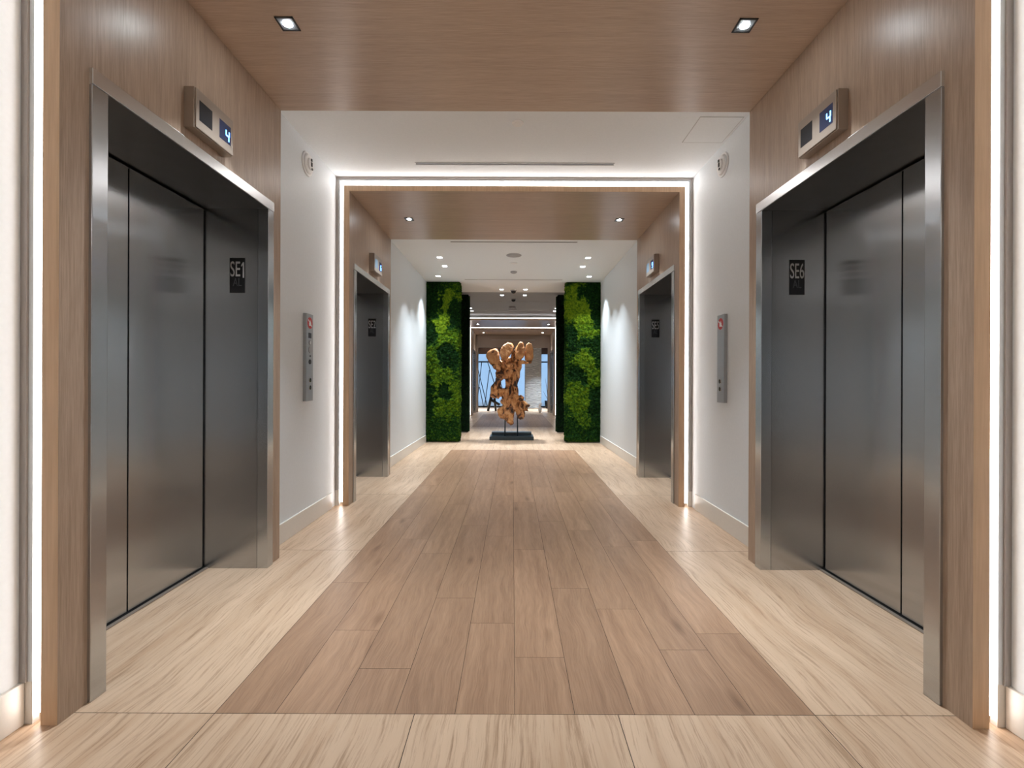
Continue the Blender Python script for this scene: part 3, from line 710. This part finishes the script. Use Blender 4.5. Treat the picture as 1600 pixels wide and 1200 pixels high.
# ================================================================= ROOT SCULPTURE
def sculpture():
    cx, cy = -0.03, 9.62
    root = thing('root_sculpture', 'carved teak root sculpture on a blue-black stand between the moss panels', 'sculpture', (cx, cy, 0))
    Q = 0.0134; f = lambda u, v: (u*Q, v*Q)
    b = MB(); b.box(-0.455, 0.455, -0.18, 0.36, 0, 0.070, M['stand'], bev=0.004); b.build('base_plate', root)
    b = MB(); b.box(-0.42, 0.42, 0.10, 0.32, 0.070, 0.135, M['stand'], bev=0.004); b.build('base_block', root)
    for u in (-10.5, 9.3):
        MB().tube((u*Q, 0.04, 0.069), (u*Q*0.95, 0.02, 0.72), 0.014, 0.014, M['stand']).build('rod', root)
    bm = MB()
    bm.use = M['root']
    def slab(pts, y, th, tx=0.0, tz=0.0, bm=bm, grow=1.0):
        """one chunk of the root: closed outline (units of 1.79 mm), thickness and own depth and tilt"""
        q = [((x-517)*0.001787, 1.2+(423.7-z)*0.001787) for (x, z) in pts]
        mx_ = sum(p[0] for p in q)/len(q); mz_ = sum(p[1] for p in q)/len(q); k = bm.mi(bm.use); rings = []
        for (fy, sc_) in ((-0.5, 0.84), (-0.38, 0.97), (0.0, 1.03), (0.36, 0.97), (0.5, 0.75)):
            ring = []
            for (px, pz) in q:
                dx, dz = (px-mx_)*sc_*grow, (pz-mz_)*sc_*grow
                ring.append(bm.bm.verts.new((mx_+dx, y+fy*th+dz*tx+dx*tz, mz_+dz)))
            rings.append(ring)
        n = len(q); fs = [bm.bm.faces.new(rings[0]), bm.bm.faces.new(rings[-1][::-1])]
        for a_, c_ in zip(rings, rings[1:]):
            for i in range(n): fs.append(bm.bm.faces.new((a_[i], c_[i], c_[(i+1) % n], a_[(i+1) % n])))
        for f_ in fs: f_.material_index = k
    slab([(222,110),(250,70),(300,45),(345,50),(360,90),(368,130),(378,180),(400,230),(392,290),(350,305),(310,270),(280,220),(245,175),(222,140)], -0.10, 0.15, 0.35, -0.3)
    slab([(385,100),(400,40),(430,-5),(470,-25),(515,-15),(535,20),(525,60),(495,110),(465,160),(430,185),(400,175)], -0.13, 0.15, 0.3, 0.5)
    slab([(495,160),(520,80),(560,40),(585,-10),(610,-35),(640,-25),(660,30),(662,90),(640,150),(600,190),(540,205),(500,195)], -0.07, 0.16, 0.25, -0.5)
    slab([(672,60),(684,0),(712,-20),(745,-10),(765,60),(765,140),(745,190),(700,208),(674,170)], -0.02, 0.17, -0.2, 0.4)
    slab([(590,175),(700,190),(742,203),(700,222),(630,218),(600,240)], -0.12, 0.10)
    slab([(300,170),(370,190),(410,240),(395,300),(350,300),(310,250)], 0.0, 0.16)
    slab([(370,190),(480,140),(540,190),(625,200),(625,255),(600,300),(540,330),(440,340),(390,320),(350,300)], 0.02, 0.20)
    slab([(440,230),(520,215),(560,250),(520,290),(450,280)], -0.13, 0.10)
    slab([(528,270),(622,262),(612,340),(592,420),(578,460),(597,520),(592,580),(602,640),(560,665),(530,600),(545,520),(520,440),(524,350)], -0.06, 0.16, 0.1)
    slab([(335,315),(440,300),(530,300),(530,370),(440,392),(400,408),(350,412),(330,370)], 0.03, 0.17)
    slab([(335,380),(395,390),(392,470),(420,520),(412,580),(362,625),(302,607),(262,590),(272,530),(292,470),(325,430)], -0.08, 0.19, -0.2, 0.3)
    slab([(436,385),(520,380),(530,565),(426,570),(440,480)], 0.05, 0.14)
    slab([(400,520),(470,500),(560,520),(600,600),(540,640),(420,630),(380,590)], 0.0, 0.17)
    slab([(410,505),(440,500),(470,560),(440,610),(400,590)], 0.0, 0.14)
    slab([(362,795),(358,745),(420,692),(385,650),(440,575),(540,590),(602,640),(562,760),(546,772),(541,860),(531,910),(505,925),(470,902),(430,860),(385,832)], -0.06, 0.20, 0.15)
    slab([(530,560),(600,585),(640,610),(640,700),(560,700),(520,640)], 0.02, 0.18)
    slab([(556,700),(600,660),(630,720),(672,812),(650,862),(612,860),(575,800),(556,750)], -0.05, 0.14, 0.2)
    slab([(590,590),(632,572),(650,600),(645,650),(600,650)], -0.12, 0.10)
    slab([(610,640),(660,645),(702,690),(738,698),(705,725),(712,765),(672,770),(668,822),(640,760),(612,700)], 0.03, 0.13, 0.0, 0.3)
    for (pts, y, tx, tz) in (
        ([(222,112),(236,85),(262,62),(300,46),(340,50),(362,82),(370,125),(374,165),(362,205),(335,225),(300,215),(262,190),(232,150)], -0.15, 0.30, -0.3),
        ([(384,110),(396,50),(425,0),(466,-24),(512,-18),(538,15),(530,58),(500,105),(468,148),(432,168),(400,158)], -0.18, 0.25, 0.45),
        ([(548,125),(560,70),(574,30),(590,-10),(612,-34),(640,-26),(660,28),(664,85),(648,135),(612,160),(572,160)], -0.14, 0.2, -0.4),
        ([(672,60),(682,5),(710,-18),(744,-10),(764,55),(766,135),(748,180),(704,196),(676,165)], -0.10, -0.2, 0.3)):
        q = MB(); q.use = M['root_end']; slab(pts, y, 0.10, tx, tz, q, 1.04)
        e = q.build('sawn_root_end', root)
        bv = e.modifiers.new('fuse', 'REMESH'); bv.mode = 'VOXEL'; bv.voxel_size = 0.008; bv.use_smooth_shade = True
        tx_ = bpy.data.textures.new('ripple', 'CLOUDS'); tx_.noise_scale = 0.09
        d = e.modifiers.new('ripple', 'DISPLACE'); d.texture = tx_; d.strength = 0.028; d.mid_level = 0.5; d.texture_coords = 'LOCAL'
    o = bm.build('carved_root', root)
    r = o.modifiers.new('fuse', 'REMESH'); r.mode = 'VOXEL'; r.voxel_size = 0.009; r.use_smooth_shade = True
    for (sz, st) in ((0.12, 0.07), (0.05, 0.022)):
        tx = bpy.data.textures.new('knots', 'CLOUDS'); tx.noise_scale = sz; tx.noise_depth = 2
        d = o.modifiers.new('gnarl', 'DISPLACE'); d.texture = tx; d.strength = st; d.mid_level = 0.52; d.texture_coords = 'LOCAL'
sculpture()

# ================================================================= FAR ROOM
b = MB()
H0 = 2.54; HW = 1.37
for s in (-1, 1): b.box(s*HW, s*5.1, 18.1, 18.25, -0.01, 3.4, M['beige'])
b.box(-HW, HW, 18.1, 18.25, H0, 3.4, M['beige'])
b.build('wall_end', kind='structure')
b = MB()
for s in (-1, 1): b.box(s*HW, s*(HW+0.10), 18.06, 18.27, 0, H0+0.10, M['beige'])
b.box(-HW, HW, 18.06, 18.27, H0, H0+0.10, M['beige']); b.build('trim_9', kind='structure')
v = MB().box(-0.85, 0.85, 18.06, 18.10, 2.83, 2.85, M['white']).build('slot_vent'); tag(v, 'thin white slot vent on the beige wall above the far doorway', 'air vent')
# far room: window wall with pale daylight
YW = 21.6
b = MB()
b.box(-5.1, 5.1, YW, YW+0.15, 2.50, 3.4, M['dkwood']); b.box(-5.1, -2.4, YW, YW+0.15, -0.01, 2.5, M['wall']); b.box(2.4, 5.1, YW, YW+0.15, -0.01, 2.5, M['wall'])
b.build('wall_far', kind='structure')
b = MB(); b.box(-2.4, 2.4, YW+0.06, YW+0.075, 0.06, 2.5, M['glass']); b.build('window_1', kind='structure')
b = MB()
for z in (0.03, 2.13): b.box(-2.4, 2.4, YW+0.02, YW+0.1, z-0.03, z+0.03, M['black'])
b.build('trim_10', kind='structure')
s_ = thing('window_screen', 'black crossing bars standing against the pale blue window left of the sculpture', 'window screen', (-1.2, YW-0.06, 0))
for (x0, z0, x1, z1) in ((-0.52, 2.1, 0.02, 0.0), (-0.26, 2.1, -0.50, 0.0), (0.02, 2.1, 0.34, 1.1), (0.10, 1.75, -0.12, 0.0), (0.34, 2.1, 0.70, 0.9), (-0.36, 0.95, -0.16, 0.0)):
    MB().tube((x0, 0, z0), (x1, 0, z1), 0.018, 0.018, M['black'], 8).build('bar', s_)
c = MB(); c.box(0.55, 1.28, 20.7, 21.4, 0, 2.92, M['stone'], bev=0.02); c = c.build('stone_column'); tag(c, 'pale ribbed stone column in the far room right of the sculpture', 'column')
a = thing('floor_sculpture', 'black angular two-legged floor piece seen past the root sculpture in the far room', 'sculpture', (-0.80, 18.9, 0))
MB().tube((0.0, 0, 0.95), (-0.22, 0, 0.0), 0.07, 0.05, M['black'], 8).build('leg', a)
MB().tube((0.0, 0, 0.95), (0.10, 0.05, 0.0), 0.06, 0.04, M['black'], 8).build('leg', a)
MB().tube((-0.08, 0, 0.45), (0.26, 0.02, 0.25), 0.06, 0.05, M['black'], 8).build('crossbar', a)
a = thing('white_blob', 'small white figurine on the floor at the far doorway beside the stone column', 'blob', (1.05, 17.8, 0))  # plain white rounded form standing on the floor
bb = MB(); bb.ell((0, 0, 0.13), (0.07, 0.06, 0.13), M['white']); bb.ell((0.0, 0, 0.30), (0.055, 0.05, 0.07), M['white']); bb.ell((0.03, 0, 0.36), (0.05, 0.04, 0.035), M['white']); bb.build('body', a)
a = thing('potted_plant', 'dark slender plant beside the window at the far doorway edge', 'plant', (1.62, 20.9, 0))
MB().cyl((0, 0, 0), (0, 0, 1), 0.14, 0.18, 0.35, M['black'], 24).build('pot', a)
bb = MB(); random.seed(4)
for i in range(16):
    an = random.random()*6.28; h = 0.7+random.random()*0.9; r = 0.10+0.16*random.random()
    bb.tube((0, 0, 0.33), (r*math.cos(an), r*math.sin(an), h), 0.018, 0.004, M['dkwood'], 6)
bb.build('stems', a)
for (x, y, q) in ((-1.2, 19.6, 'crossing bars'), (1.2, 19.6, 'stone column')):  # unseen lamps that brighten the stone column and the far room
    downlight(x, y, 2.92, 40, 'unseen ceiling downlight brightening the far room before the ' + q, 'unseen downlights in the far room', 0.085)
